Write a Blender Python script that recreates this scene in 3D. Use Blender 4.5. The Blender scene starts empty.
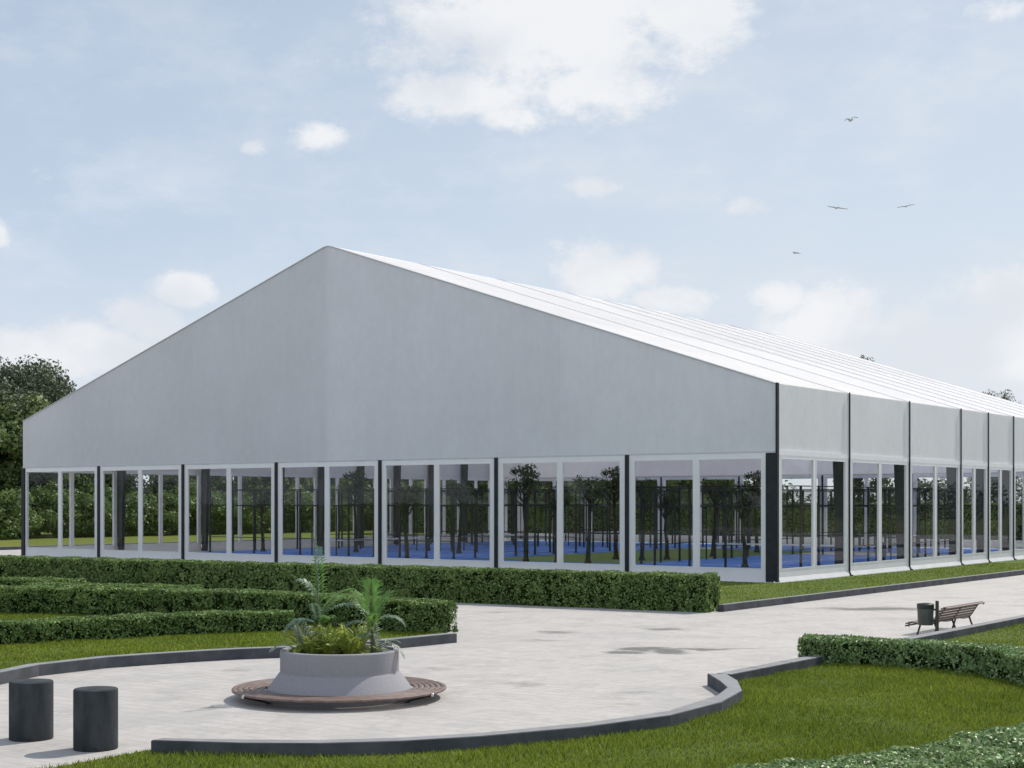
import bpy, math, random
import numpy as np
from mathutils import Vector, Matrix

R = math.radians
random.seed(7)
rng = np.random.default_rng(7)
scene = bpy.context.scene
COL = scene.collection

# ------------------------------------------------------------------ camera, sky, sun, exposure
F, HZ, CH = 1515.0, 501.5, 3.3
cam = bpy.data.objects.new('camera', bpy.data.cameras.new('camera'))
COL.objects.link(cam)
cam.location = (0, 0, CH)
cam.rotation_euler = (R(90), 0, 0)
cam.data.sensor_width = 36
cam.data.lens = F * 36 / 1024
cam.data.shift_y = (HZ - 384) / 1024
cam.data.clip_start = 0.1
cam.data.clip_end = 6000
scene.camera = cam
scene.render.resolution_x, scene.render.resolution_y = 1024, 768
scene.view_settings.view_transform = 'Standard'
scene.view_settings.look = 'None'
scene.view_settings.gamma = 1
scene.view_settings.exposure = 0.0
try:
    scene.cycles.transparent_max_bounces = 40
    scene.cycles.max_bounces = 8
except Exception:
    pass

SUN_AZ = 45.5      # degrees from +X
SUN_EL = 48.5
sun = bpy.data.objects.new('sun', bpy.data.lights.new('sun', 'SUN'))
COL.objects.link(sun)
sd = Vector((math.cos(R(SUN_AZ)) * math.cos(R(SUN_EL)), math.sin(R(SUN_AZ)) * math.cos(R(SUN_EL)), math.sin(R(SUN_EL))))
sun.rotation_euler = sd.to_track_quat('Z', 'Y').to_euler()
sun.data.energy = 3.75
sun.data.angle = R(0.6)
sun.data.color = (1.0, 0.94, 0.865)

world = bpy.data.worlds.new('World')
scene.world = world
world.use_nodes = True
wt = world.node_tree
wt.nodes.clear()


class NT:
    """small node helper"""
    def __init__(s, t): s.t = t
    def n(s, k, **kw):
        x = s.t.nodes.new(k)
        for a, b in kw.items(): setattr(x, a, b)
        return x
    def set(s, sock, v):
        if isinstance(v, bpy.types.NodeSocket): s.t.links.new(v, sock)
        elif v is not None: sock.default_value = v
    def m(s, op, a, b=None, c=None, clamp=False):
        x = s.n('ShaderNodeMath', operation=op, use_clamp=clamp)
        s.set(x.inputs[0], a); s.set(x.inputs[1], b)
        if c is not None: s.set(x.inputs[2], c)
        return x.outputs[0]
    def ramp(s, v, lo, hi, a=0.0, b=1.0, smooth=True):
        x = s.n('ShaderNodeMapRange')
        if smooth: x.interpolation_type = 'SMOOTHSTEP'
        s.set(x.inputs['Value'], v)
        x.inputs['From Min'].default_value = lo; x.inputs['From Max'].default_value = hi
        x.inputs['To Min'].default_value = a; x.inputs['To Max'].default_value = b
        return x.outputs[0]
    def mix(s, f, a, b):
        x = s.n('ShaderNodeMix', data_type='RGBA')
        s.set(x.inputs[0], f)
        for k, v in ((6, a), (7, b)):
            if not isinstance(v, bpy.types.NodeSocket): v = (*v[:3], 1)
            s.set(x.inputs[k], v)
        return x.outputs[2]
    def noise(s, vec, scale, detail=4, rough=.55, dist=0.0):
        x = s.n('ShaderNodeTexNoise')
        s.set(x.inputs['Vector'], vec)
        x.inputs['Scale'].default_value = scale; x.inputs['Detail'].default_value = detail
        x.inputs['Roughness'].default_value = rough; x.inputs['Distortion'].default_value = dist
        return x.outputs['Fac']
    def scale(s, vec, sc, loc=(0, 0, 0), rot=(0, 0, 0)):
        x = s.n('ShaderNodeMapping')
        s.set(x.inputs['Vector'], vec); x.inputs['Scale'].default_value = sc
        x.inputs['Location'].default_value = loc; x.inputs['Rotation'].default_value = rot
        return x.outputs[0]


w = NT(wt)
sky = w.n('ShaderNodeTexSky', sky_type='NISHITA', sun_disc=False)
sky.sun_elevation = R(SUN_EL)
sky.sun_rotation = R(90 - SUN_AZ)
sky.air_density = 1.0
sky.dust_density = 1.2
sky.ozone_density = 1.6
tc = w.n('ShaderNodeTexCoord').outputs['Generated']
sp = w.n('ShaderNodeSeparateXYZ'); w.set(sp.inputs[0], tc)
dx, dy, dz = sp.outputs
az = w.m('ARCTAN2', dx, dy)
hyp = w.m('SQRT', w.m('ADD', w.m('MULTIPLY', dx, dx), w.m('MULTIPLY', dy, dy)))
te = w.m('DIVIDE', dz, w.m('MAXIMUM', hyp, 0.02))
# (direction given as the place it has over the hall, half-widths, strength)
CL = [(550, 20, 160, 62, 1.0), (680, 12, 68, 52, .95), (600, 88, 60, 30, .9), (465, 92, 80, 24, .9), (505, 118, 35, 14, .7), (430, 40, 60, 50, .6),
      (322, 134, 27, 12, .85), (252, 147, 14, 10, .85), (184, 290, 26, 17, 1.15), (150, 322, 32, 20, 1.1), (95, 350, 65, 22, 1.15),
      (15, 350, 40, 18, 1.0), (-4, 234, 12, 12, .8), (598, 276, 32, 26, 1.15), (640, 268, 20, 18, .9), (672, 300, 38, 12, .95),
      (782, 300, 24, 18, 1.0), (830, 325, 52, 30, 1.2), (905, 328, 36, 20, 1.0), (1005, 292, 50, 22, .95), (985, 350, 85, 30, 1.2),
      (745, 206, 26, 10, .75), (592, 187, 26, 10, .7), (1012, 12, 30, 14, .6), (700, 350, 90, 20, .4), (440, 60, 60, 40, .35)]
tot = None
for px, py, rx, ry, s in CL:
    a = math.atan((px - 512) / F); e = (HZ - py) / F * math.cos(a)
    u = w.m('MULTIPLY', w.m('SUBTRACT', az, a), F / rx / 1.25)
    v = w.m('MULTIPLY', w.m('SUBTRACT', te, e), F / ry / 1.25)
    q = w.m('ADD', w.m('MULTIPLY', u, u), w.m('MULTIPLY', v, v))
    g = w.m('MULTIPLY', w.m('EXPONENT', w.m('MULTIPLY', q, -1.0)), s)
    tot = g if tot is None else w.m('MAXIMUM', tot, g)
cv = w.scale(tc, (1, 1, 1.5))
n1 = w.noise(cv, 26, 13, .68)
n2 = w.noise(cv, 5, 7, .6)
# clouds elsewhere in the sky, faded out over the part that has placed ones
away = w.ramp(w.m('ABSOLUTE', az), .36, .55)
gen = w.m('MULTIPLY', w.ramp(n2, .47, .66), w.m('MULTIPLY', away, .8))
dens = w.m('ADD', w.m('MAXIMUM', tot, gen), w.m('MULTIPLY', w.m('SUBTRACT', n1, .5), 1.7))
dens = w.ramp(dens, .20, .80)
wisp = w.m('MULTIPLY', w.ramp(w.noise(w.scale(tc, (1, 1, 2.2)), 9, 9, .65), .40, .75), .42)
dens = w.m('MAXIMUM', dens, wisp)
shade = w.ramp(w.noise(w.scale(tc, (1, 1, 1.4), (.3, .1, -.04)), 9, 5, .5), .38, .62)
ccol = w.mix(shade, (8.5, 8.95, 9.6), (10.3, 10.4, 10.6))
haze = w.ramp(te, .02, .5, .92, .45, smooth=False)
hz_ = w.mix(w.ramp(az, -.35, .2), (6.9, 8.15, 9.9), (8.0, 8.95, 10.1))
base = w.mix(haze, sky.outputs[0], hz_)
base = w.mix(w.ramp(te, .0, .20, .75, 0), base, (9.1, 9.45, 10.0))
# the far half of the sky (behind the viewer) is boosted to add fill light
back = w.ramp(dy, -.3, .5, 1.22, 1.0)
skyc = w.mix(w.m('MULTIPLY', dens, .92), base, ccol)
vm = w.n('ShaderNodeVectorMath', operation='SCALE')
w.set(vm.inputs[0], skyc); w.set(vm.inputs['Scale'], back)
bg = w.n('ShaderNodeBackground'); w.set(bg.inputs['Color'], vm.outputs[0]); bg.inputs['Strength'].default_value = 0.088
wo = w.n('ShaderNodeOutputWorld'); wt.links.new(bg.outputs[0], wo.inputs[0])


# ------------------------------------------------------------------ materials
MATS = {}


def new_mat(name):
    m = bpy.data.materials.new(name); m.use_nodes = True
    m.node_tree.nodes.clear()
    n = NT(m.node_tree)
    out = n.n('ShaderNodeOutputMaterial')
    MATS[name] = m
    return m, n, out


def bumpify(n, b, h, strength, dist):
    bp = n.n('ShaderNodeBump'); bp.inputs['Strength'].default_value = strength; bp.inputs['Distance'].default_value = dist
    n.set(bp.inputs['Height'], h); n.set(b.inputs['Normal'], bp.outputs[0])


def pbr(name, c1, c2=None, scale=3.0, rough=.6, r2=None, bump=0.0, bscale=30, metal=0.0, stretch=(1, 1, 1), detail=5, spec=.5, coord='Object', translucent=0.0, island=0.0):
    m, n, out = new_mat(name)
    t = n.n('ShaderNodeTexCoord').outputs[coord]
    t = n.scale(t, stretch)
    b = n.n('ShaderNodeBsdfPrincipled')
    f = n.ramp(n.noise(t, scale, detail), .3, .7)
    col = n.mix(f, c1, c2 or c1)
    if island:
        gi = n.n('ShaderNodeNewGeometry').outputs['Random Per Island']
        hs = n.n('ShaderNodeHueSaturation')
        n.set(hs.inputs['Color'], col)
        n.set(hs.inputs['Value'], n.ramp(gi, 0, 1, 1 - island, 1 + island, smooth=False))
        n.set(hs.inputs['Hue'], n.ramp(n.m('FRACT', n.m('MULTIPLY', gi, 7.3)), 0, 1, .485, .512, smooth=False))
        col = hs.outputs[0]
    n.set(b.inputs['Base Color'], col)
    n.set(b.inputs['Roughness'], n.ramp(f, 0, 1, rough, r2 if r2 is not None else rough, smooth=False))
    b.inputs['Metallic'].default_value = metal
    b.inputs['Specular IOR Level'].default_value = spec
    if bump: bumpify(n, b, n.noise(t, bscale, 6, .6), bump, .02)
    sh = b.outputs[0]
    if translucent:
        tr = n.n('ShaderNodeBsdfTranslucent'); n.set(tr.inputs[0], col)
        mx = n.n('ShaderNodeMixShader'); mx.inputs[0].default_value = translucent
        n.set(mx.inputs[1], sh); n.set(mx.inputs[2], tr.outputs[0]); sh = mx.outputs[0]
    n.set(out.inputs[0], sh)
    return m


pbr('leaf_box', (.135, .215, .065), (.215, .315, .10), scale=1.2, rough=.5, spec=.25, translucent=.24, island=.6)
pbr('leaf_box_near', (.165, .26, .09), (.28, .40, .17), scale=2.0, rough=.42, spec=.4, translucent=.22, island=.5)
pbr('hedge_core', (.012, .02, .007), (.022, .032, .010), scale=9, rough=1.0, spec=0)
pbr('leaf_tree', (.11, .165, .05), (.16, .23, .075), scale=.4, rough=.55, translucent=.40, island=.4)
pbr('leaf_dark', (.07, .092, .05), (.105, .135, .07), scale=.3, rough=.55, translucent=.12, island=.4)
pbr('leaf_shrub', (.11, .175, .05), (.17, .25, .08), scale=.25, rough=.5, translucent=.40, island=.45)
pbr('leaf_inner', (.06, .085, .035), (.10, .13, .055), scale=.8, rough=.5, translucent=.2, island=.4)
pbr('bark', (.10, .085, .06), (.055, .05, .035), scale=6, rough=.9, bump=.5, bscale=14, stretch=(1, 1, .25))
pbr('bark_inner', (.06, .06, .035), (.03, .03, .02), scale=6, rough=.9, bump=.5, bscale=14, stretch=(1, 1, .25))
pbr('palm_bright', (.11, .26, .04), (.17, .33, .06), scale=5, rough=.38, translucent=.35, island=.25)
pbr('palm_grey', (.13, .22, .14), (.20, .30, .21), scale=5, rough=.42, spec=.35, translucent=.3, island=.25)
pbr('palm_stem', (.10, .14, .05), (.05, .05, .025), scale=12, rough=.6, stretch=(1, 1, 3))
pbr('fern', (.34, .42, .07), (.50, .55, .12), scale=4, rough=.45, translucent=.55, island=.4)
pbr('fern_pale', (.30, .36, .27), (.42, .47, .38), scale=4, rough=.4, translucent=.25, island=.3)
pbr('soil', (.05, .038, .028), (.03, .022, .016), scale=14, rough=.95, bump=.6, bscale=40)
pbr('grass_blade', (.165, .222, .026), (.245, .295, .038), scale=.35, spec=.15, rough=.6, translucent=.3, island=.6)
pbr('white_frame', (.85, .83, .865), (.89, .87, .90), scale=1.5, rough=.35, bump=.02)
pbr('white_skirt', (.80, .80, .80), (.72, .72, .72), scale=1.0, rough=.5, bump=.25, bscale=3)
pbr('dark_steel', (.020, .022, .028), (.028, .031, .038), scale=4, rough=.5, bump=.03, spec=.25)
pbr('court_steel', (.015, .017, .018), (.024, .026, .028), scale=4, rough=.5)
pbr('bollard_stone', (.026, .031, .035), (.06, .067, .072), scale=5, rough=.85, r2=.95, bump=.25, bscale=22, stretch=(1, 1, .35), detail=8, spec=.3)
pbr('planter_concrete', (.275, .27, .29), (.305, .30, .32), scale=26, rough=.85, bump=.12, bscale=60, detail=8)
pbr('planter_rim', (.42, .42, .44), (.50, .50, .50), scale=8, rough=.8, bump=.15, bscale=60)
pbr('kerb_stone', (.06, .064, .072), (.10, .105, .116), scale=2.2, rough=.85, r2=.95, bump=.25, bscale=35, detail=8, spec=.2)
pbr('kerb_top_sunlit', (.19, .195, .20), (.26, .265, .27), scale=2.6, rough=.7, r2=.85, bump=.15, bscale=35, detail=8)  # kerb stone with sunlight painted into its colour, for the top faces only
pbr('bench_wood', (.12, .08, .066), (.21, .145, .12), scale=6, rough=.55, bump=.15, bscale=40, stretch=(1, 1, 1))
pbr('bench_wood_grey', (.14, .10, .085), (.22, .165, .145), scale=8, rough=.55, bump=.1, bscale=40)
pbr('bench_iron', (.035, .036, .038), (.05, .05, .052), scale=9, rough=.45)
pbr('bolt_steel', (.55, .55, .55), (.6, .6, .6), rough=.35, metal=.9)
pbr('bin_metal', (.052, .062, .054), (.085, .098, .085), scale=8, rough=.45, stretch=(1, 1, .3))
pbr('bin_dark', (.02, .024, .022), (.03, .034, .03), scale=8, rough=.4)
pbr('court_blue', (.07, .22, .75), (.08, .25, .8), scale=1.5, rough=.7, bump=.1, bscale=90)
pbr('court_green', (.13, .20, .045), (.17, .25, .06), scale=1.5, rough=.9, bump=.2, bscale=60)
pbr('court_line', (.8, .8, .8), rough=.6)
pbr('hall_floor', (.42, .42, .41), (.5, .49, .48), scale=.6, rough=.55, bump=.05, bscale=20)
pbr('net_tape', (.85, .85, .85), rough=.6)
pbr('bird_grey', (.5, .49, .47), (.4, .39, .38), scale=5, rough=.7)
pbr('bird_dark', (.05, .045, .045), (.03, .03, .03), scale=5, rough=.7)
pbr('bird_bill', (.5, .3, .05), rough=.5)


def fabric(name, c, transl, wr):
    m, n, out = new_mat(name)
    t = n.n('ShaderNodeTexCoord').outputs['Object']
    sx = n.n('ShaderNodeSeparateXYZ'); n.set(sx.inputs[0], t)
    b = n.n('ShaderNodeBsdfPrincipled')
    cell = n.n('ShaderNodeTexWhiteNoise', noise_dimensions='1D')
    n.set(cell.inputs['W'], n.m('FLOOR', n.m('DIVIDE', n.m('ADD', sx.outputs[0], 24.5), 7.0)))
    pv = n.ramp(cell.outputs[0], 0, 1, .98, 1.02, smooth=False)
    pv = n.m('MULTIPLY', pv, n.ramp(sx.outputs[0], -24.9, -24.1, .955, 1.01))
    streak = n.ramp(n.noise(n.scale(t, (1.6, 1.6, .10)), 1.0, 7, .6), .2, .8, .985, 1.012)
    soft = n.ramp(n.noise(t, .22, 4), .3, .7, .975, 1.02)
    grime = n.ramp(n.noise(n.scale(t, (1, 1, .5)), 3.0, 8, .7), .3, .7, .972, 1.022)
    k = n.m('MULTIPLY', n.m('MULTIPLY', pv, streak), n.m('MULTIPLY', soft, grime))
    vm = n.n('ShaderNodeVectorMath', operation='SCALE'); vm.inputs[0].default_value = c; n.set(vm.inputs['Scale'], k)
    n.set(b.inputs['Base Color'], vm.outputs[0]); b.inputs['Roughness'].default_value = .6; b.inputs['Specular IOR Level'].default_value = .25
    hh = n.m('ADD', n.noise(n.scale(t, (1.2, 1.2, .12)), 1.1, 5), n.m('MULTIPLY', n.noise(t, 3.0, 5), .25))
    bumpify(n, b, hh, wr, .25)
    tr = n.n('ShaderNodeBsdfTranslucent'); n.set(tr.inputs[0], vm.outputs[0])
    mx = n.n('ShaderNodeMixShader'); mx.inputs[0].default_value = transl
    n.set(mx.inputs[1], b.outputs[0]); n.set(mx.inputs[2], tr.outputs[0]); n.set(out.inputs[0], mx.outputs[0])


fabric('gable_fabric', (.89, .885, .92), .34, .06)
fabric('wall_fabric', (.90, .90, .91), .3, .04)
fabric('roof_fabric', (.94, .93, .92), .5, .05)


def glassmat(name, tint, k=1.0, r=0.0, base=.02):
    m, n, out = new_mat(name)
    tr = n.n('ShaderNodeBsdfTransparent'); tr.inputs[0].default_value = (*tint, 1)
    gl = n.n('ShaderNodeBsdfGlossy'); gl.inputs['Roughness'].default_value = r; gl.inputs[0].default_value = (.95, .97, 1, 1)
    ge = n.n('ShaderNodeNewGeometry'); dt = n.n('ShaderNodeVectorMath', operation='DOT_PRODUCT')
    n.set(dt.inputs[0], ge.outputs['Normal']); n.set(dt.inputs[1], ge.outputs['Incoming'])
    sch = n.m('ADD', n.m('MULTIPLY', n.m('POWER', n.m('SUBTRACT', 1.0, n.m('ABSOLUTE', dt.outputs['Value']), clamp=True), 5.0), .96), .04)
    t = n.n('ShaderNodeTexCoord').outputs['Object']
    bp = n.n('ShaderNodeBump'); bp.inputs['Strength'].default_value = .02; bp.inputs['Distance'].default_value = .2
    n.set(bp.inputs['Height'], n.noise(t, .35, 1)); n.set(gl.inputs['Normal'], bp.outputs[0])
    mx = n.n('ShaderNodeMixShader'); n.set(mx.inputs[0], n.m('ADD', n.m('MULTIPLY', sch, k), base, clamp=True))
    n.set(mx.inputs[1], tr.outputs[0]); n.set(mx.inputs[2], gl.outputs[0]); n.set(out.inputs[0], mx.outputs[0])


glassmat('window_glass', (.97, .98, .972), .28, base=0)
glassmat('court_glass', (.985, .99, .985), .15, base=0)


def meshmat():
    m, n, out = new_mat('wire_mesh')
    t = n.n('ShaderNodeTexCoord').outputs['Object']
    sx = n.n('ShaderNodeSeparateXYZ'); n.set(sx.inputs[0], t)
    h = n.m('ADD', sx.outputs[0], sx.outputs[1])
    f = lambda v: n.m('LESS_THAN', n.m('ABSOLUTE', n.m('SUBTRACT', n.m('FRACT', n.m('MULTIPLY', v, 20.0)), .5)), .035)
    a = n.m('MAXIMUM', f(h), f(sx.outputs[2]))
    tr = n.n('ShaderNodeBsdfTransparent')
    b = n.n('ShaderNodeBsdfPrincipled'); b.inputs['Base Color'].default_value = (.02, .022, .022, 1); b.inputs['Roughness'].default_value = .5
    mx = n.n('ShaderNodeMixShader'); n.set(mx.inputs[0], a); n.set(mx.inputs[1], tr.outputs[0]); n.set(mx.inputs[2], b.outputs[0]); n.set(out.inputs[0], mx.outputs[0])


meshmat()


def at(px, py, z=0.0):
    """where the sight line through a measured place of the photograph meets the level z"""
    Y = F * (CH - z) / (py - HZ)
    return ((px - 512) / F * Y, Y)


def paving_mat():
    m, n, out = new_mat('paving_stone')
    t = n.n('ShaderNodeTexCoord').outputs['Object']
    b = n.n('ShaderNodeBsdfPrincipled')
    tr = n.scale(t, (1, 1, 1), rot=(0, 0, R(36.1)))
    br = n.n('ShaderNodeTexBrick'); n.set(br.inputs['Vector'], tr)
    br.inputs['Color1'].default_value = (.475, .45, .42, 1); br.inputs['Color2'].default_value = (.438, .415, .388, 1); br.inputs['Mortar'].default_value = (.33, .315, .295, 1)
    br.inputs['Scale'].default_value = 1.0; br.inputs['Brick Width'].default_value = .9; br.inputs['Row Height'].default_value = .3
    br.inputs['Mortar Size'].default_value = .012; br.inputs['Bias'].default_value = -.2
    big = n.noise(t, .16, 6, .6)
    mid = n.noise(n.scale(t, (1, .8, 1)), 1.3, 8, .68)
    col = n.mix(n.m('MULTIPLY', n.ramp(big, .35, .68), .45), br.outputs[0], (.47, .445, .415))
    patch = n.noise(n.scale(t, (1, 1, 1), (3, 9, 0)), .42, 9, .72)
    col = n.mix(n.m('MULTIPLY', n.ramp(patch, .45, .65), .55), col, (.34, .33, .32))
    col = n.mix(n.m('MULTIPLY', n.ramp(mid, .48, .70), .5), col, (.30, .287, .272))
    fine = n.noise(n.scale(t, (1, 1.6, 1), rot=(0, 0, R(36))), 4.5, 8, .7)
    col = n.mix(n.m('MULTIPLY', n.ramp(fine, .47, .66), .34), col, (.31, .297, .28))
    col = n.mix(n.m('MULTIPLY', n.ramp(n.noise(t, 2.4, 8, .7), .52, .66), .35), col, (.58, .55, .51))
    # wet-looking stains with a place of their own
    sx = n.n('ShaderNodeSeparateXYZ'); n.set(sx.inputs[0], t)
    wob = n.noise(t, .9, 6, .6)
    wob2 = n.noise(n.scale(t, (1, 1, 1), (7, 3, 0)), .7, 5, .6)
    tot = None
    for px, py, rx, ry in [(622, 653, .55, .45), (646, 649, .75, .6), (668, 652, .5, .6), (705, 650, .8, .5), (735, 649, 1.0, .3), (555, 632, .7, .6), (664, 629, .7, .6),
                           (535, 686, .55, .35), (518, 684, .5, .25), (440, 669, .5, .3), (238, 670, .45, .4), (212, 708, .35, .14), (640, 693, .9, .2), (877, 609, 2.2, .9),
                           (895, 619, 1.6, .4), (1018, 606, 1.2, .8), (950, 598, 1.5, .7), (620, 707, .6, .15), (545, 641, 1.2, .3), (500, 612, 1.0, .6), (460, 655, .8, .25)]:
        cx, cy = at(px, py)
        u = n.m('DIVIDE', n.m('ADD', n.m('SUBTRACT', sx.outputs[0], cx), n.m('MULTIPLY', n.m('SUBTRACT', wob, .5), 1.0)), rx)
        v = n.m('DIVIDE', n.m('ADD', n.m('SUBTRACT', sx.outputs[1], cy), n.m('MULTIPLY', n.m('SUBTRACT', wob2, .5), 2.2)), ry * 1.05)
        q = n.m('EXPONENT', n.m('MULTIPLY', n.m('ADD', n.m('MULTIPLY', u, u), n.m('MULTIPLY', v, v)), -1.0))
        k = {622: 1.3, 646: 1.3, 668: 1.2, 705: 1.1, 877: 1.1, 212: 1.0, 555: .8, 664: .85, 735: .8}.get(px, .62)
        q = n.m('MULTIPLY', q, k)
        tot = q if tot is None else n.m('MAXIMUM', tot, q)
    st = n.ramp(n.m('ADD', tot, n.m('MULTIPLY', n.m('SUBTRACT', n.noise(t, 3.0, 7, .65), .5), .6)), .3, 1.0)
    col = n.mix(n.m('MULTIPLY', st, .9), col, (.14, .128, .108))
    n.set(b.inputs['Base Color'], col)
    n.set(b.inputs['Roughness'], n.ramp(st, 0, 1, .72, .35))
    h = n.m('ADD', n.m('MULTIPLY', br.outputs['Fac'], -.35), n.m('MULTIPLY', n.noise(t, 24, 6, .6), .25))
    bumpify(n, b, h, .25, .01)
    n.set(out.inputs[0], b.outputs[0])


paving_mat()


def lawn_mat(name, c1, c2, c3):
    m, n, out = new_mat(name)
    t = n.n('ShaderNodeTexCoord').outputs['Object']
    b = n.n('ShaderNodeBsdfPrincipled'); b.inputs['Roughness'].default_value = .9; b.inputs['Specular IOR Level'].default_value = .2
    f = n.ramp(n.noise(t, .5, 8, .7), .35, .65)
    g = n.ramp(n.noise(t, 14, 6, .75), .35, .65)
    col = n.mix(f, c1, c2)
    col = n.mix(n.m('MULTIPLY', g, .55), col, c3)
    n.set(b.inputs['Base Color'], col)
    bumpify(n, b, n.noise(t, 22, 8, .75), .9, .05)
    n.set(out.inputs[0], b.outputs[0])


lawn_mat('lawn', (.095, .15, .026), (.125, .18, .034), (.055, .085, .016))
lawn_mat('far_lawn_grass', (.14, .165, .026), (.17, .19, .032), (.10, .12, .02))


# ------------------------------------------------------------------ mesh helpers
class MB:
    def __init__(s): s.v, s.f, s.mi, s.sm = [], [], [], []
    def add(s, vs, fs, mi=0, smooth=False):
        o = len(s.v); s.v += [tuple(v) for v in vs]
        for f in fs: s.f.append(tuple(i + o for i in f)); s.mi.append(mi); s.sm.append(smooth)
        return s
    def box(s, x0, x1, y0, y1, z0, z1, mi=0):
        vs = [(x, y, z) for z in (z0, z1) for y in (y0, y1) for x in (x0, x1)]
        return s.add(vs, [(0, 2, 3, 1), (4, 5, 7, 6), (0, 1, 5, 4), (2, 6, 7, 3), (0, 4, 6, 2), (1, 3, 7, 5)], mi)
    def bbox(s, x0, x1, y0, y1, z0, z1, c=.01, mi=0):
        """box with chamfered vertical and top edges"""
        def ring(ins, z):
            k = c
            X0, X1, Y0, Y1 = x0 + ins, x1 - ins, y0 + ins, y1 - ins
            return [(X0 + k, Y0, z), (X1 - k, Y0, z), (X1, Y0 + k, z), (X1, Y1 - k, z), (X1 - k, Y1, z), (X0 + k, Y1, z), (X0, Y1 - k, z), (X0, Y0 + k, z)]
        rs = [ring(0, z0), ring(0, z1 - c), ring(c, z1)]
        vs = sum(rs, []); fs = [tuple(reversed(range(8))), tuple(range(16, 24))]
        for a in (0, 8):
            for i in range(8): fs.append((a + i, a + (i + 1) % 8, a + 8 + (i + 1) % 8, a + 8 + i))
        return s.add(vs, fs, mi)
    def prism(s, poly, z0, z1, mi=0, bevel=0.0, top=None):
        n = len(poly)
        area = sum(poly[i][0] * poly[(i + 1) % n][1] - poly[(i + 1) % n][0] * poly[i][1] for i in range(n))
        if area < 0: poly = poly[::-1]
        vs = [(x, y, z0) for x, y in poly] + [(x, y, z1 - bevel) for x, y in poly]
        fs = [(i, (i + 1) % n, n + (i + 1) % n, n + i) for i in range(n)] + [tuple(reversed(range(n)))]
        if bevel:
            ins = inset(poly, bevel); vs += [(x, y, z1) for x, y in ins]
            fs += [(n + i, n + (i + 1) % n, 2 * n + (i + 1) % n, 2 * n + i) for i in range(n)] + [tuple(range(2 * n, 3 * n))]
        else: fs.append(tuple(range(n, 2 * n)))
        s.add(vs, fs, mi)
        if top is not None: s.mi[-1] = top
        return s
    def lathe(s, prof, seg=48, c=(0, 0, 0), mi=0, smooth=True, closed=False, rough=0):
        vs = []
        for i in range(seg):
            a = 2 * math.pi * i / seg
            for r, z in prof: vs.append((c[0] + r * math.cos(a), c[1] + r * math.sin(a), c[2] + z))
        n = len(prof); fs = []
        m = n if closed else n - 1
        for i in range(seg):
            j = (i + 1) % seg
            for k in range(m): fs.append((i * n + k, j * n + k, j * n + (k + 1) % n, i * n + (k + 1) % n))
        return s.add(vs, fs, mi, smooth)
    def tube(s, pts, rad, seg=8, mi=0, cap=True, smooth=True):
        pts = [Vector(p) for p in pts]; n = len(pts)
        if not hasattr(rad, '__len__'): rad = [rad] * n
        vs = []; up = None
        for i, p in enumerate(pts):
            d = (pts[min(i + 1, n - 1)] - pts[max(i - 1, 0)]).normalized()
            if up is None:
                up = Vector((0, 0, 1)) if abs(d.z) < .9 else Vector((1, 0, 0))
            a = d.cross(up).normalized(); b = a.cross(d).normalized(); up = b
            for k in range(seg):
                t = 2 * math.pi * k / seg
                vs.append(p + a * (math.cos(t) * rad[i]) + b * (math.sin(t) * rad[i]))
        fs = [(i * seg + k, i * seg + (k + 1) % seg, (i + 1) * seg + (k + 1) % seg, (i + 1) * seg + k) for i in range(n - 1) for k in range(seg)]
        s.add(vs, fs, mi, smooth)
        if cap:
            o = len(s.v) - len(vs)
            s.f.append(tuple(o + k for k in range(seg))); s.mi.append(mi); s.sm.append(False)
            s.f.append(tuple(o + (n - 1) * seg + k for k in reversed(range(seg)))); s.mi.append(mi); s.sm.append(False)
        return s
    def build(s, name, mats, parent=None, bevel=0.0):
        me = bpy.data.meshes.new(name); me.from_pydata(s.v, [], s.f)
        for m in (mats if isinstance(mats, (list, tuple)) else [mats]): me.materials.append(MATS[m])
        me.polygons.foreach_set('material_index', s.mi); me.polygons.foreach_set('use_smooth', s.sm)
        me.update()
        o = bpy.data.objects.new(name, me); COL.objects.link(o)
        if parent: o.parent = parent
        if bevel:
            b = o.modifiers.new('bevel', 'BEVEL'); b.width = bevel; b.segments = 2; b.limit_method = 'ANGLE'
        return o


def inset(poly, d):
    n = len(poly); out = []
    for i in range(n):
        p0, p1, p2 = Vector(poly[i - 1]), Vector(poly[i]), Vector(poly[(i + 1) % n])
        a = (p1 - p0).normalized(); b = (p2 - p1).normalized()
        na = Vector((-a.y, a.x)); nb = Vector((-b.y, b.x))
        m = (na + nb); m = m / max(m.length_squared, .2) * 2
        out.append(tuple(p1 + m * d))
    return out


def offset_line(pts, d):
    """parallel polyline, to the left of travel for d > 0"""
    out = []; n = len(pts)
    for i in range(n):
        p = Vector(pts[i])
        a = (p - Vector(pts[i - 1])).normalized() if i else None
        b = (Vector(pts[i + 1]) - p).normalized() if i < n - 1 else None
        a = a or b; b = b or a
        m = Vector((-a.y - b.y, a.x + b.x)); m = m / max(m.length_squared, .3) * 2
        out.append(tuple(p + m * d))
    return out


def raw_mesh(name, V, nper, mats, mi=None, smooth=False):
    """V: (N*nper,3) float array of separate faces with nper corners"""
    N = len(V) // nper
    me = bpy.data.meshes.new(name)
    me.vertices.add(len(V)); me.vertices.foreach_set('co', np.ascontiguousarray(V, dtype=np.float32).ravel())
    me.loops.add(len(V)); me.loops.foreach_set('vertex_index', np.arange(len(V), dtype=np.int32))
    me.polygons.add(N); me.polygons.foreach_set('loop_start', np.arange(0, N * nper, nper, dtype=np.int32))
    me.polygons.foreach_set('loop_total', np.full(N, nper, dtype=np.int32))
    for m in mats: me.materials.append(MATS[m])
    if mi is not None: me.polygons.foreach_set('material_index', mi.astype(np.int32))
    me.update(calc_edges=True)
    return me


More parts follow.
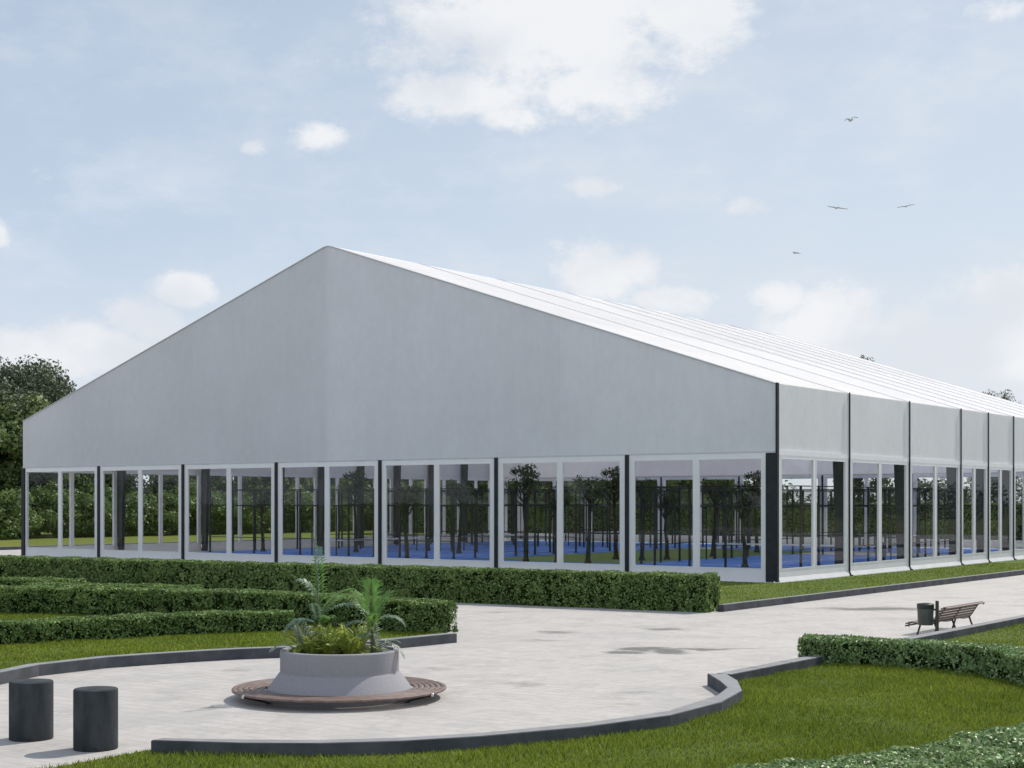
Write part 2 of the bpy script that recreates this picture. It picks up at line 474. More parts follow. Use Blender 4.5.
def leaf_quads(C, Nrm, size, aspect=.55, spread=.9):
    """rhombic leaves at C facing roughly Nrm"""
    n = len(C)
    N = Nrm + rng.normal(0, spread, (n, 3)); N /= np.linalg.norm(N, axis=1)[:, None]
    T = rng.normal(0, 1, (n, 3)); T -= N * (T * N).sum(1)[:, None]; T /= np.linalg.norm(T, axis=1)[:, None]
    B = np.cross(N, T)
    s = (size * rng.uniform(.6, 1.35, n))[:, None]
    V = np.empty((n, 4, 3))
    bend = N * s * .12
    V[:, 0] = C - T * s * .5; V[:, 1] = C + B * s * .5 * aspect + bend; V[:, 2] = C + T * s * .5; V[:, 3] = C - B * s * .5 * aspect + bend
    return V.reshape(-1, 3)


def empty(name, loc=(0, 0, 0), rz=0.0):
    o = bpy.data.objects.new(name, None); COL.objects.link(o)
    o.location = loc; o.rotation_euler = (0, 0, rz); o.empty_display_size = .2
    return o


def tag(o, label=None, cat=None, group=None, kind=None):
    if label: o['label'] = label
    if cat: o['category'] = cat
    if group: o['group'] = group
    if kind: o['kind'] = kind
    return o


def copy_tree(o, parent=None):
    c = o.copy(); COL.objects.link(c)
    if parent: c.parent = parent
    for ch in [x for x in KIDS.get(o.name, [])]: pass
    for ch in list(o.children): copy_tree(ch, c)
    return c


KIDS = {}

# ------------------------------------------------------------------ frame of the hall: x runs along the gable (0 at the near right corner, negative to the left), y runs back
CX, CY, YAW = 10.63, 60.9, R(-36.1)
ca, sa = math.cos(YAW), math.sin(YAW)


def HW(x, y):
    """hall coordinates to world"""
    return (CX + ca * x - sa * y, CY + sa * x + ca * y)


# ------------------------------------------------------------------ ground
def sheet(name, poly, z, mat, kind='structure'):
    mb = MB(); n = len(poly)
    area = sum(poly[i][0] * poly[(i + 1) % n][1] - poly[(i + 1) % n][0] * poly[i][1] for i in range(n))
    if area < 0: poly = poly[::-1]
    mb.add([(x, y, z) for x, y in poly], [tuple(range(n))])
    return tag(mb.build(name, mat), kind=kind)


sheet('ground', [(-2500, -400), (2500, -400), (2500, 4500), (-2500, 4500)], 0, 'far_lawn_grass')
sheet('paving', [HW(-61.2, -110), HW(75, -110), HW(75, 92), HW(-61.2, 92)], .004, 'paving_stone')

LZ = .045    # top of the right-hand lawns
LL = .13     # top of the left-hand lawn
arc_out = [at(px, py, .22) for px, py in [(151, 740), (240, 742.6), (320, 743), (400, 740.8), (480, 736), (584.7, 726.6), (670.6, 715), (722, 701.8), (742.5, 690.4), (738, 680.5), (727, 673.9)]]
arc_in = [at(px, py, .22) for px, py in [(163, 737.8), (245, 739.4), (320, 739.8), (400, 737.5), (480, 732.8), (590, 722), (668, 710.8), (717, 695), (727, 687.3), (720, 681), (707.4, 673.3)]]
KX = 14.52
st0 = at(727, 673.9, .22)
y0s = (Vector(st0) - Vector((CX, CY))).dot(Vector((-sa, ca)))
lawn_right_poly = [at(30, 772, LZ), at(151, 749.5, LZ)] + [Vector(p).lerp(Vector(q), .3).to_tuple() for p, q in zip(arc_out, arc_in)][:-2] + [HW(KX - .1, y0s + .25), HW(KX - .1, 40), HW(60, 40), (60, 6), (-8, 6)]
sheet('lawn_front', lawn_right_poly, LZ, 'lawn')

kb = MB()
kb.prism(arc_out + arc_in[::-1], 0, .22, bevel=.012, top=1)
kb2 = MB()
yy = y0s + .02
while yy < 60:
    y2 = min(yy + 1.25, 60)
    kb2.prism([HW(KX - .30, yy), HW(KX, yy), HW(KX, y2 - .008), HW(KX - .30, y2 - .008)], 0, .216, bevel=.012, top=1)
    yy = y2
tag(kb.build('kerb_curved', ['kerb_stone', 'kerb_top_sunlit']), kind='structure')
tag(kb2.build('kerb_right', ['kerb_stone', 'kerb_top_sunlit']), kind='structure')

left_base = [at(px, py) for px, py in [(-150, 722), (-60, 700), (0, 685), (39, 676.5), (107.4, 668.4), (155, 664.9), (200, 661.9), (240, 659.6), (281, 658), (340, 654.8), (398.8, 648.8), (456.8, 642.9)]]
left_back = offset_line(left_base, .28)
le = Vector(left_base[-1])
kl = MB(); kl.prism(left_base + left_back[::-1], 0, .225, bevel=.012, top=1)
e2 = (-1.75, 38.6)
tag(kl.build('kerb_left', ['kerb_stone', 'kerb_top_sunlit']), kind='structure')
sheet('lawn_left', offset_line(left_base, .14) + [(e2[0] - .1, e2[1]), (-30, 54), (-40, 40)], LL, 'lawn')

# grass strip in front of and beside the hall, with its kerb
AX = 5.75
sheet('lawn_strip', [HW(-48, -13.6), HW(AX - .15, -15.0), HW(AX - .15, 80), HW(.3, 80), HW(.3, -.45), HW(-49.4, -.45)], .05, 'lawn')
ks = MB(); yy = -15.2
while yy < 84:
    y2 = min(yy + 1.5, 84)
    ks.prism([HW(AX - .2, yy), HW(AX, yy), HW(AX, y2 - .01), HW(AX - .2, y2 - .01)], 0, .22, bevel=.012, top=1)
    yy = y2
tag(ks.build('kerb_strip', ['kerb_stone', 'kerb_top_sunlit']), kind='structure')
# lawn beyond the hall on the left
sheet('lawn_beyond', [HW(-61.5, -60), HW(-61.5, 260), HW(-300, 260), HW(-300, -60)], .05, 'far_lawn_grass')
kf = MB(); yy = -60
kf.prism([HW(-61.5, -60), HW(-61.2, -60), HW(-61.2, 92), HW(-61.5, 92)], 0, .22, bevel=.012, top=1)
tag(kf.build('kerb_beyond', ['kerb_stone', 'kerb_top_sunlit']), kind='structure')


# grass blades ---------------------------------------------------------------
def in_poly(P, poly):
    x, y = P[:, 0], P[:, 1]; ins = np.zeros(len(P), bool); n = len(poly)
    for i in range(n):
        x0, y0 = poly[i]; x1, y1 = poly[(i + 1) % n]
        if y0 == y1: continue
        c = ((y0 > y) != (y1 > y)) & (x < (x1 - x0) * (y - y0) / (y1 - y0) + x0)
        ins ^= c
    return ins


def grass(name, poly, z, n, hmin, hmax, wdt, win, label):
    """win: world rectangle to cover (x0,x1,y0,y1)"""
    P = np.column_stack([rng.uniform(win[0], win[1], n), rng.uniform(win[2], win[3], n)])
    P = P[in_poly(P, poly)]
    vis = np.abs(P[:, 0] / P[:, 1]) < .40
    P = P[vis]
    k = len(P)
    patch = .8 + .35 * np.sin(P[:, 0] * 1.7 + np.sin(P[:, 1] * 1.1) * 2) * np.sin(P[:, 1] * 1.3 + 1)
    h = rng.uniform(hmin, hmax, k) * patch
    a = rng.uniform(0, 2 * np.pi, k); lean = rng.normal(0, .45, (k, 2)) * h[:, None]
    V = np.empty((k, 3, 3))
    V[:, 0, 0] = P[:, 0] - np.cos(a) * wdt; V[:, 0, 1] = P[:, 1] - np.sin(a) * wdt; V[:, 0, 2] = z
    V[:, 1, 0] = P[:, 0] + np.cos(a) * wdt; V[:, 1, 1] = P[:, 1] + np.sin(a) * wdt; V[:, 1, 2] = z
    V[:, 2, 0] = P[:, 0] + lean[:, 0]; V[:, 2, 1] = P[:, 1] + lean[:, 1]; V[:, 2, 2] = z + h
    me = raw_mesh(name, V.reshape(-1, 3), 3, ['grass_blade'])
    o = bpy.data.objects.new(name, me); COL.objects.link(o)
    return tag(o, label, 'grass', kind='stuff')


grass('grass', lawn_right_poly, LZ, 430000, .04, .10, .0075, (-8, 13, 14.5, 34), 'short mown grass of the front lawn inside the curved kerb')
grass('grass', lawn_right_poly, LZ, 60000, .04, .075, .011, (6, 22, 34, 50), 'short mown grass of the right lawn beside the slatted bench')
grass('grass', offset_line(left_base, .3) + [(e2[0] - .4, e2[1]), (-30, 54), (-40, 40)], LL, 190000, .035, .08, .012, (-19, 0, 26, 44), 'short mown grass between the kerb and the low hedges on the left')
grass('grass', [HW(-10, -13.4), HW(AX - .25, -15.0), HW(AX - .25, 30), HW(.5, 30), HW(.5, -.5), HW(-10, -.5)], .05, 120000, .035, .07, .016, (2, 38, 44, 80), 'narrow grass strip along the foot of the hall')


# ------------------------------------------------------------------ hedges
def hedge(front, thick, z0, z1, leaf, dens, label, mat='leaf_box', group='clipped low hedges', back_dens=.5):
    """front: world polyline of the side nearest the viewer, travelling left to right"""
    back = offset_line(front, thick)
    poly = front + back[::-1]
    c = (sum(p[0] for p in poly) / len(poly), sum(p[1] for p in poly) / len(poly))
    loc = np.array([c[0], c[1], 0.0])
    # inner mass
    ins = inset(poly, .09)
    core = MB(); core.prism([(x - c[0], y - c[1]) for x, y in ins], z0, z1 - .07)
    Cs, Ns = [], []
    n = len(poly)
    for i in range(n):
        p, q = np.array(poly[i]), np.array(poly[(i + 1) % n]); L = np.linalg.norm(q - p)
        if L < .01: continue
        d = dens * 1.35 * (1 if i < len(front) - 1 or L < thick * 1.6 else back_dens)
        k = int(L * (z1 - z0) * d)
        kc = max(4, k // 9); ci = rng.integers(0, kc, k)
        t = rng.uniform(0, 1, kc)[ci] + rng.normal(0, leaf * .62, k) / L; z = (z0 + (z1 - z0) * rng.uniform(0, 1, kc) ** .92)[ci] + rng.normal(0, leaf * .62, k)
        t = np.clip(t, 0, 1); z = np.where(z > z1, z1 - rng.uniform(0, .05, k), np.maximum(z, z0 + .01)); dep = rng.exponential(.03, kc)[ci]
        e = (q - p) / L; nn = np.array([e[1], -e[0], 0.0])
        P = np.column_stack([p[0] + (q - p)[0] * t, p[1] + (q - p)[1] * t, z])
        s = L * t
        und = .03 * np.sin(s * 2.1 + i) + .025 * np.sin(s * 5.3 + z * 4) + .02 * np.sin(z * 9 + s * 3)
        P += nn * (und - dep - rng.exponential(.02, k) + .03)[:, None]
        Cs.append(P); Ns.append(np.tile(nn, (k, 1)))
    xs = [p[0] for p in poly]; ys = [p[1] for p in poly]
    A = (max(xs) - min(xs)) * (max(ys) - min(ys)); k = int(A * dens * 1.2)
    P = np.column_stack([rng.uniform(min(xs), max(xs), k), rng.uniform(min(ys), max(ys), k)])
    P = P[in_poly(P, poly)]
    kc = max(4, len(P) // 6); P = P[rng.integers(0, kc, len(P))] + rng.normal(0, leaf * .7, P.shape)
    P = P[in_poly(P, poly)]
    k = len(P)
    z = z1 + .022 * np.sin(P[:, 0] * 2.3) * np.sin(P[:, 1] * 2.9 + 1) + .015 * np.sin(P[:, 0] * 7 + P[:, 1] * 5) - rng.exponential(.03, k) + .02
    Cs.append(np.column_stack([P, z])); Ns.append(np.tile([0, 0, 1.0], (k, 1)))
    C = np.vstack(Cs); N = np.vstack(Ns)
    V = leaf_quads(C - loc, N, leaf, .6, .75)
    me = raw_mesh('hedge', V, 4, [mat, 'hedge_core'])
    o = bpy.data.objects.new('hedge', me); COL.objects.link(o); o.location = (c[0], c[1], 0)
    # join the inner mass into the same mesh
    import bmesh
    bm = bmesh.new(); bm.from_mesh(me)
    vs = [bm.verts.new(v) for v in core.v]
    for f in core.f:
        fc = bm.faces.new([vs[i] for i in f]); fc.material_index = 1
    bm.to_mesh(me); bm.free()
    return tag(o, label, 'hedge', group)


dA = Vector((-.861, .509)).normalized(); A0 = Vector(at(720, 613.4)) + dA * .42
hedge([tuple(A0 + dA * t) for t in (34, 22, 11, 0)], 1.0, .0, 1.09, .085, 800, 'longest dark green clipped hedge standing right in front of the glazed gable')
zc = LL
B3 = [at(px, py, LL) for px, py in [(-70, 611.5), (0, 613.4), (90, 615.4), (170, 618), (225, 619.2), (265, 621.5)]] + [(-3.9, 37.75), (-2.0, 36.1)]
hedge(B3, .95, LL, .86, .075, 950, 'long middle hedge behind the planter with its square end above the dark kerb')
B3b = offset_line(B3, 1.0)
hedge([offset_line(B3, 1.02)[1], offset_line(B3, 1.1)[2], (lambda p: (p[0] - .1, p[1]))(offset_line(B3, 1.05)[3])], .8, LL, .90, .075, 900, 'short middle hedge step ending behind the long hedge on the left', group='clipped low hedges')
hedge([(-17.5, 46.9), (-15.2, 46.1), (-13.3, 45.2)], .9, LL, .93, .075, 900, 'rearmost short hedge step at the left edge, below the corner of the hall')
C_ = [at(px, py, LL) for px, py in [(-70, 651), (0, 645.3), (40, 643), (100, 640), (150, 637), (200, 634.3), (250, 632.8), (293.5, 631.8)]]
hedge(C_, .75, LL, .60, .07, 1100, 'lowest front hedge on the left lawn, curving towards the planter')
E_ = [at(px, py, LZ) for px, py in [(798.5, 663.8), (850, 665.8), (899, 669), (945, 672.2), (982.5, 676.5), (1024, 685.5), (1060, 697), (1090, 712)]]
hedge(E_, .85, LZ, .55, .062, 1500, 'low curved hedge on the right lawn in front of the bench', 'leaf_box_near')
Fb = [at(px, py, .52) for px, py in [(700, 773), (780, 761), (839.6, 757), (894, 749.5), (927.7, 744), (961, 734), (1024, 723.5), (1080, 714)]]
hedge(offset_line(Fb, -1.3), 1.3, LZ, .52, .06, 1900, 'nearest hedge cut off by the bottom right corner, with glossy leaves', 'leaf_box_near')

# tall screen hedge behind the far end of the hall
hedge([HW(-78, 66), HW(-40, 66), HW(-10, 66), HW(12, 66)], 1.6, 0, 3.1, .28, 60, 'tall screen hedge beyond the far end of the glass hall', 'leaf_tree', group=None)


# ------------------------------------------------------------------ trees
def tree_meshes(name, H, rx, rz, zc, nclump, per, leaf, lm, trunk_r, seed, shell=.55, bark='bark', clump_r=.28, trunk_top=.75, flare=1.5):
    r = np.random.default_rng(seed)
    mb = MB()
    top = Vector((r.normal(0, .03) * H, r.normal(0, .03) * H, H * trunk_top))
    pts = [Vector((0, 0, 0)), Vector((0, 0, .05 * H))]
    for k in range(1, 6):
        q = k / 5
        pts.append(Vector((top.x * q + r.normal(0, .006) * H, top.y * q + r.normal(0, .006) * H, .05 * H + (top.z - .05 * H) * q)))
    mb.tube(pts, [trunk_r * flare, trunk_r] + [trunk_r * (1 - .16 * k) for k in range(1, 6)], 9)
    d = r.normal(0, 1, (nclump, 3)); d /= np.linalg.norm(d, axis=1)[:, None]
    rad = r.uniform(shell, 1.0, nclump) ** .8
    cl = d * rad[:, None] * np.array([rx, rx, rz]); cl[:, 2] += zc
    cl[:, :2] *= (1 + .25 * r.normal(0, .6, (nclump, 1)))
    order = np.argsort(-cl[:, 2])
    for k in order[::max(1, nclump // 14)]:
        e = Vector(cl[k]); h = max(.3 * H * trunk_top, min(e.z * .75, top.z * .95)); q = h / top.z
        s = Vector((top.x * q, top.y * q, h)); mid = s.lerp(e, .5) + Vector((0, 0, -.04 * H))
        mb.tube([s, mid, e], [trunk_r * .42, trunk_r * .26, trunk_r * .08], 5)
    cr = clump_r * rx * r.uniform(.65, 1.3, nclump)
    idx = np.repeat(np.arange(nclump), per)
    o = r.normal(0, 1, (len(idx), 3)); o /= np.linalg.norm(o, axis=1)[:, None]
    o *= (r.uniform(0, 1, len(idx)) ** .45 * cr[idx])[:, None]; o[:, 2] *= .75
    P = cl[idx] + o
    P[:, 2] = np.maximum(P[:, 2], .05)
    N = o / (np.linalg.norm(o, axis=1)[:, None] + 1e-6) + np.array([0, 0, .4])
    V = leaf_quads(P, N, leaf, .6, .7)
    crown = raw_mesh(name + '_crown', V, 4, [lm])
    tm = bpy.data.meshes.new(name + '_trunk'); tm.from_pydata(mb.v, [], mb.f); tm.materials.append(MATS[bark])
    tm.polygons.foreach_set('use_smooth', [True] * len(mb.f)); tm.update()
    return tm, crown


def put_tree(name, meshes, loc, rz, sc, label, cat='tree', group=None):
    e = empty(name, (loc[0], loc[1], loc[2] if len(loc) > 2 else 0), rz); e.scale = (sc, sc, sc) if not hasattr(sc, '__len__') else sc
    for nm, me in zip(('trunk', 'crown'), meshes):
        o = bpy.data.objects.new(nm, me); COL.objects.link(o); o.parent = e
    return tag(e, label, cat, group)


big = tree_meshes('broad_tree', 18, 8.5, 7.5, 10.8, 120, 420, .36, 'leaf_dark', .45, 3)
big2 = tree_meshes('broad_tree', 16, 6.5, 6.5, 9.5, 95, 330, .34, 'leaf_dark', .38, 5)
shr = [tree_meshes('leafy_shrub', 5, 3.6, 2.5, 2.35, 60, 230, .30, 'leaf_shrub', .12, 20 + k, shell=.35, clump_r=.34) for k in range(3)]
mid = [tree_meshes('leafy_tree', 9, 3.8, 3.8, 5.4, 70, 230, .30, 'leaf_tree', .2, 40 + k) for k in range(2)]

# the large tree at the left edge and its neighbours
def tree_to(meshes, px, ytop, Y, rz, wide, label):
    """stand a tree at distance Y, tall enough that its top reaches a measured height"""
    top = max(v.co.z for v in meshes[1].vertices)
    sc = (CH + (HZ - ytop) / F * Y) / top
    return put_tree('broad_tree', meshes, ((px - 512) / F * Y, Y, 0), rz, (sc * wide, sc * wide, sc), label)


tree_to(big, 14, 353, 146, .4, .92, 'tall dark broad-crowned tree at the left edge beside the gable slope')
tree_to(big2, -34, 366, 138, 2.4, 1.0, 'dark tree cut off by the left edge beyond the tall one')
tree_to(big2, 60, 392, 168, 1.4, .9, 'dark tree half hidden behind the tall one left of the hall')
tree_to(big2, 860, 353.5, 215, .3, .5, 'treetop just showing above the middle of the white roof slope')
tree_to(big, 994, 388, 200, 2.1, .5, 'rounded treetop showing above the roof near the right edge')

BAYS = [25, 101, 184, 277, 382, 498, 624, 779, 849, 908, 959, 1100]
BN = ['the first gable bay from the left', 'the second gable bay from the left', 'the third gable bay from the left', 'the middle gable bay', 'the fifth gable bay from the left', 'the gable bay left of the last one', 'the last gable bay at the corner',
      'the first side bay', 'the second side bay', 'the third side bay', 'the far side bays']


def bay_of(x, y):
    px = 512 + F * x / y
    if px < 25: return None
    for a, b, nme in zip(BAYS[:-1], BAYS[1:], BN):
        if a <= px < b: return nme
    return BN[-1]


# row of shrubs beyond the lawn on the left of the hall
k = 0
for y in np.arange(-22, 170, 4.6):
    x = -86.5 + random.uniform(-1.3, 1.3)
    wx, wy = HW(x, y + random.uniform(-.8, .8))
    if wx / wy < -.375: continue
    bn = bay_of(wx, wy)
    lab = 'green rounded shrub in the row, seen through ' + bn if bn else 'bright green rounded shrub in the row left of the hall corner'
    put_tree('leafy_shrub', shr[k % 3], (wx, wy, 0), random.uniform(0, 6.28), (1.0 * random.uniform(.9, 1.1), 1.0, random.uniform(.84, 1.06)), lab, 'shrub', 'row of shrubs beyond the lawn')
    k += 1
for y in np.arange(-8, 170, 6.0):
    x = -93 + random.uniform(-2, 2)
    wx, wy = HW(x, y)
    if wx / wy < -.38: continue
    bn = bay_of(wx, wy)
    put_tree('leafy_tree', mid[k % 2], (wx, wy, 0), random.uniform(0, 6.28), random.uniform(1.05, 1.5),
             'dark green tree behind the shrubs, seen through ' + bn if bn else 'dark green tree behind the shrubs left of the hall corner', 'tree', 'trees behind the row of shrubs')
    k += 1
# far wood that closes the horizon all round the grounds
nc = 900
th = rng.uniform(R(-78), R(78), nc); rad_ = rng.uniform(262, 300, nc)
cc = np.column_stack([np.sin(th) * rad_, np.cos(th) * rad_, rng.uniform(1.2, 6.5, nc) + 1.6 * np.sin(th * 23) * np.sin(th * 9)])
ii = np.repeat(np.arange(nc), 110)
oo = rng.normal(0, 1, (len(ii), 3)); oo /= np.linalg.norm(oo, axis=1)[:, None]; oo *= (rng.uniform(0, 1, len(ii)) ** .4 * 2.9)[:, None]
pp = cc[ii] + oo; pp[:, 2] = np.maximum(pp[:, 2], .1)
wood = bpy.data.objects.new('distant_wood', raw_mesh('distant_wood', leaf_quads(pp, oo + np.array([0, 0, .5]), .85, .6, .6), 4, ['leaf_dark'])); COL.objects.link(wood)
tag(wood, 'low distant wood closing the horizon behind the hall', 'wood', kind='stuff')
# trees standing off to both sides, mirrored in the glazing
for x, y, s in [(-46, 44, .9), (-33, 47, .85), (-52, 34, 1.1), (-62, 48, 1.1)]:
    put_tree('leafy_tree', mid[k % 2], (x, y, 0), k * 1.3, s, 'tree beyond the left edge, seen mirrored in the gable glazing', 'tree', 'trees mirrored in the gable glazing'); k += 1
for s_, x in [(2, 38), (14, 34), (24, 40), (36, 33), (47, 38), (60, 33), (72, 37), (86, 34), (100, 38)]:
    p = HW(x, s_)
    put_tree('leafy_tree', mid[k % 2], (p[0], p[1], 0), k * 1.3, 1.0, 'tree beyond the right edge, seen mirrored in the side glazing', 'tree', 'trees mirrored in the side glazing'); k += 1

# ------------------------------------------------------------------ the hall
W, L = 49.0, 50.4
ZE, ZR, ZS = 8.05, 16.05, 5.32
hall = tag(empty('glass_hall', (CX, CY, 0), YAW), 'large white fabric-roofed sports hall with a grey gable over glazed walls', 'building')
side_y = [0, 7, 14, 21] + [21 + 4.2 * i for i in range(1, 8)]


def roof_z(x):
    """height of the roof skin over hall coordinate x, with a rounded ridge and a soft bend at the eaves"""
    d = abs(x + W / 2); z = ZR - (ZR - ZE) * d / (W / 2)
    if d < .4: z = ZR - (ZR - ZE) * .4 / (W / 2) + .08 * (1 - (d / .4) ** 2)
    e = W / 2 - d
    return z


rx_ = sorted(set([0, -W, -W / 2] + [-W / 2 + s * q for s in (-1, 1) for q in (.2, .4, .6, .9, 2, 5, 8, 11, 14, 17, 20, 22, 23.3, 24, 24.3)]))
mb = MB(); ys = []
for a, b in zip(side_y[:-1], side_y[1:]):
    for q in (0, .1, .3, .5, .7, .9): ys.append((a + (b - a) * q, q))
ys.append((L, 0))
TH = .03
for (yv, q) in ys:
    sag = .025 * (1 - abs(2 * q - 1) ** 2.0) if q else 0
    for x in rx_: mb.v.append((x, yv, roof_z(x) - sag * min(1, (W / 2 - abs(x + W / 2)) / 4)))
nx = len(rx_)
for j in range(len(ys) - 1):
    for i in range(nx - 1):
        mb.f.append((j * nx + i, j * nx + i + 1, (j + 1) * nx + i + 1, (j + 1) * nx + i)); mb.mi.append(0); mb.sm.append(True)
roof = mb.build('roof', 'roof_fabric', hall)
sol = roof.modifiers.new('thick', 'SOLIDIFY'); sol.thickness = .02; sol.offset = -1
# keder profiles that clamp the roof skin at each frame
kd = MB()
for y in side_y[1:-1]:
    for s in (1, -1):
        pts = [x for x in rx_ if (x + W / 2) * s >= 0]
        kd.tube([(x, y, roof_z(x) + .012) for x in pts], .022, 6)
pbr('keder', (.76, .76, .78), rough=.5)
pbr('trim_grey', (.62, .62, .65), rough=.5)
kd.build('keder_profile', 'keder', roof)
rg = MB(); rg.tube([(-W / 2, .0, roof_z(-W / 2) - .01), (-W / 2, L, roof_z(-W / 2) - .01)], .04, 8)
rg.build('ridge_cap', 'keder', roof)


def gable(y, outy, name):
    """fabric of one gable end, with slight folds"""
    m = MB(); n = 98; row = []
    for i in range(n + 1):
        x = -W + W * i / n; zt = roof_z(x) - .015
        for q in range(9):
            z = ZS + (zt - ZS) * q / 8
            bulge = 0.0
            m.v.append((x, y + bulge * outy, z))
    for i in range(n):
        for q in range(8):
            a = i * 9 + q; f = (a, a + 9, a + 10, a + 1)
            m.f.append(f if outy < 0 else f[::-1]); m.mi.append(0); m.sm.append(False)
    o = m.build(name, 'gable_fabric', hall)
    s = o.modifiers.new('thick', 'SOLIDIFY'); s.thickness = .02; s.offset = -1
    # edge trim along the verge
    t = MB()
    pts = [(x, y - .02 * (1 if outy < 0 else -1), roof_z(x) - .01) for x in rx_]
    t.tube(pts, .03, 6)
    t.box(-W, 0, y - .03, y + .03, ZS - .05, ZS + .02)
    t.build('verge_trim', 'trim_grey', o)
    return o


gable(-.02, -1, 'gable_wall')
gable(L + .02, 1, 'gable_wall')


def window(p0, axis, out, width, parent=hall, skirt=False):
    """one glazed bay: p0 the start in hall coordinates, axis 'x' or 'y' its run, out the outward direction (+1/-1) across it.
       white frame with a central mullion, and two panes as its parts"""
    st, zb, zt = .26, .56, 5.06
    a, b = .09, width - .09
    mid = (a + b) / 2
    m = MB()
    d0, d1 = (-.05, .05)
    def B(u0, u1, z0, z1, e0=d0, e1=d1, mbx=m):
        if axis == 'x': mbx.box(p0[0] + u0, p0[0] + u1, p0[1] + e0, p0[1] + e1, z0, z1)
        else: mbx.box(p0[0] + e0, p0[0] + e1, p0[1] + u0, p0[1] + u1, z0, z1)
    B(a, a + st, 0, ZS - .06); B(b - st, b, 0, ZS - .06)
    B(mid - .13, mid + .13, zb, zt)
    B(a + st, b - st, zt, ZS - .06); B(a + st, b - st, 0, zb)
    # fine glazing bead round each pane
    for u0, u1 in ((a + st, mid - .13), (mid + .13, b - st)):
        e0, e1 = (-.062, -.05) if out < 0 else (.05, .062)
        for (s0, s1, q0, q1) in ((u0 - .02, u1 + .02, zb - .02, zb + .03), (u0 - .02, u1 + .02, zt - .03, zt + .02), (u0 - .02, u0 + .025, zb + .03, zt - .03), (u1 - .025, u1 + .02, zb + .03, zt - .03)):
            B(s0, s1, q0, q1, e0, e1)
    f = m.build('window', 'white_frame', parent)
    for u0, u1 in ((a + st, mid - .13), (mid + .13, b - st)):
        g = MB(); B(u0 + .001, u1 - .001, zb + .001, zt - .001, -.012, .012, g); g.build('pane', 'window_glass', f)
    return f


bw = W / 7
for i in range(7):
    x0 = -W + bw * i
    wd = bw if i < 6 else bw - .28
    window((x0, 0), 'x', -1, wd)
    window((x0, L), 'x', 1, wd)
for a, b in zip(side_y[:-1], side_y[1:]):
    for x, out in ((0, 1), (-W, -1)):
        window((x, a), 'y', out, b - a)
        # fabric above the glazing
        m = MB(); n = 8
        for i in range(n + 1):
            y = a + .04 + (b - a - .08) * i / n
            for q in range(5):
                z = ZS - .06 + (ZE - .02 - ZS + .06) * q / 4
                bul = 0.0
                m.v.append((x + out * (bul), y, z))
        for i in range(n):
            for q in range(4):
                c = i * 5 + q; m.f.append((c, c + 5, c + 6, c + 1)); m.mi.append(0); m.sm.append(False)
        o = m.build('wall_panel', 'wall_fabric', hall)
        s = o.modifiers.new('thick', 'SOLIDIFY'); s.thickness = .02; s.offset = 0
        h = MB()
        h.box(x + (.02 if out > 0 else -.07), x + (.07 if out > 0 else -.02), a + .1, b - .1, ZS - .16, ZS + .04)
        h.build('header_rail', 'white_frame', o)
        # sloping white skirt at the foot
        s = MB(); y0, y1 = a + .06, b - .06
        X = lambda d: x + out * d
        s.add([(X(.06), y0, .24), (X(.13), y0, .06), (X(.13), y1, .06), (X(.06), y1, .24), (X(.06), y0, .02), (X(.13), y0, .02), (X(.13), y1, .02), (X(.06), y1, .02)],
              [(0, 1, 2, 3), (1, 5, 6, 2), (0, 4, 5, 1), (3, 2, 6, 7), (0, 3, 7, 4)])
        s.build('skirt', 'white_skirt', hall)
# dark posts
for i in range(8):
    x = -W + bw * i
    for y, o in ((0, -1), (L, 1)):
        m = MB()
        if i == 7: m.bbox(-.42, .06, y - .13 if o < 0 else y - .02, y + .02 if o < 0 else y + .13, 0, ZS - .06, .01)
        elif i == 0: m.bbox(-W - .03, -W + .27, y - .13 if o < 0 else y - .02, y + .02 if o < 0 else y + .13, 0, ZS - .06, .01)
        else: m.bbox(x - .085, x + .085, y - .13 if o < 0 else y + .02, y - .02 if o < 0 else y + .13, 0, ZS - .02, .01)
        p = m.build('post', 'dark_steel', hall)
        if i in (0, 7) and o < 0:
            bp = MB(); bx = -.18 if i == 7 else -W + .12
            bp.bbox(bx - .3, bx + .3, y - .32, y + .02, .0, .055, .006)
            for ddx in (-.2, .2):
                bp.lathe([(0, 0), (.03, 0), (.03, .05), (0, .05)], 6, (bx + ddx, y - .24, .055))
            bp.build('base_plate', 'keder', p)
for y in side_y:
    for x, o in ((0, 1), (-W, -1)):
        m = MB()
        X = sorted((x + o * .055, x + o * .11)) if y not in (0, L) else sorted((x + o * .0, x + o * .085))
        if y == 0: m.bbox(X[0], X[1], -.10 if x == 0 else .03, .08, 0, ZE + .03, .01)
        elif y == L: m.bbox(X[0], X[1], L - .07, L + .13, 0, ZE + .03, .01)
        else: m.bbox(X[0], X[1], y - .042, y + .042, .12, ZE + .03, .01)
        if y not in (0, L):
            m.tube([(x + o * .10, y, .16), (x + o * .17, y - .03, .06), (x + o * .25, y - .05, .06)], .04, 6)
        m.build('post', 'dark_steel', hall)
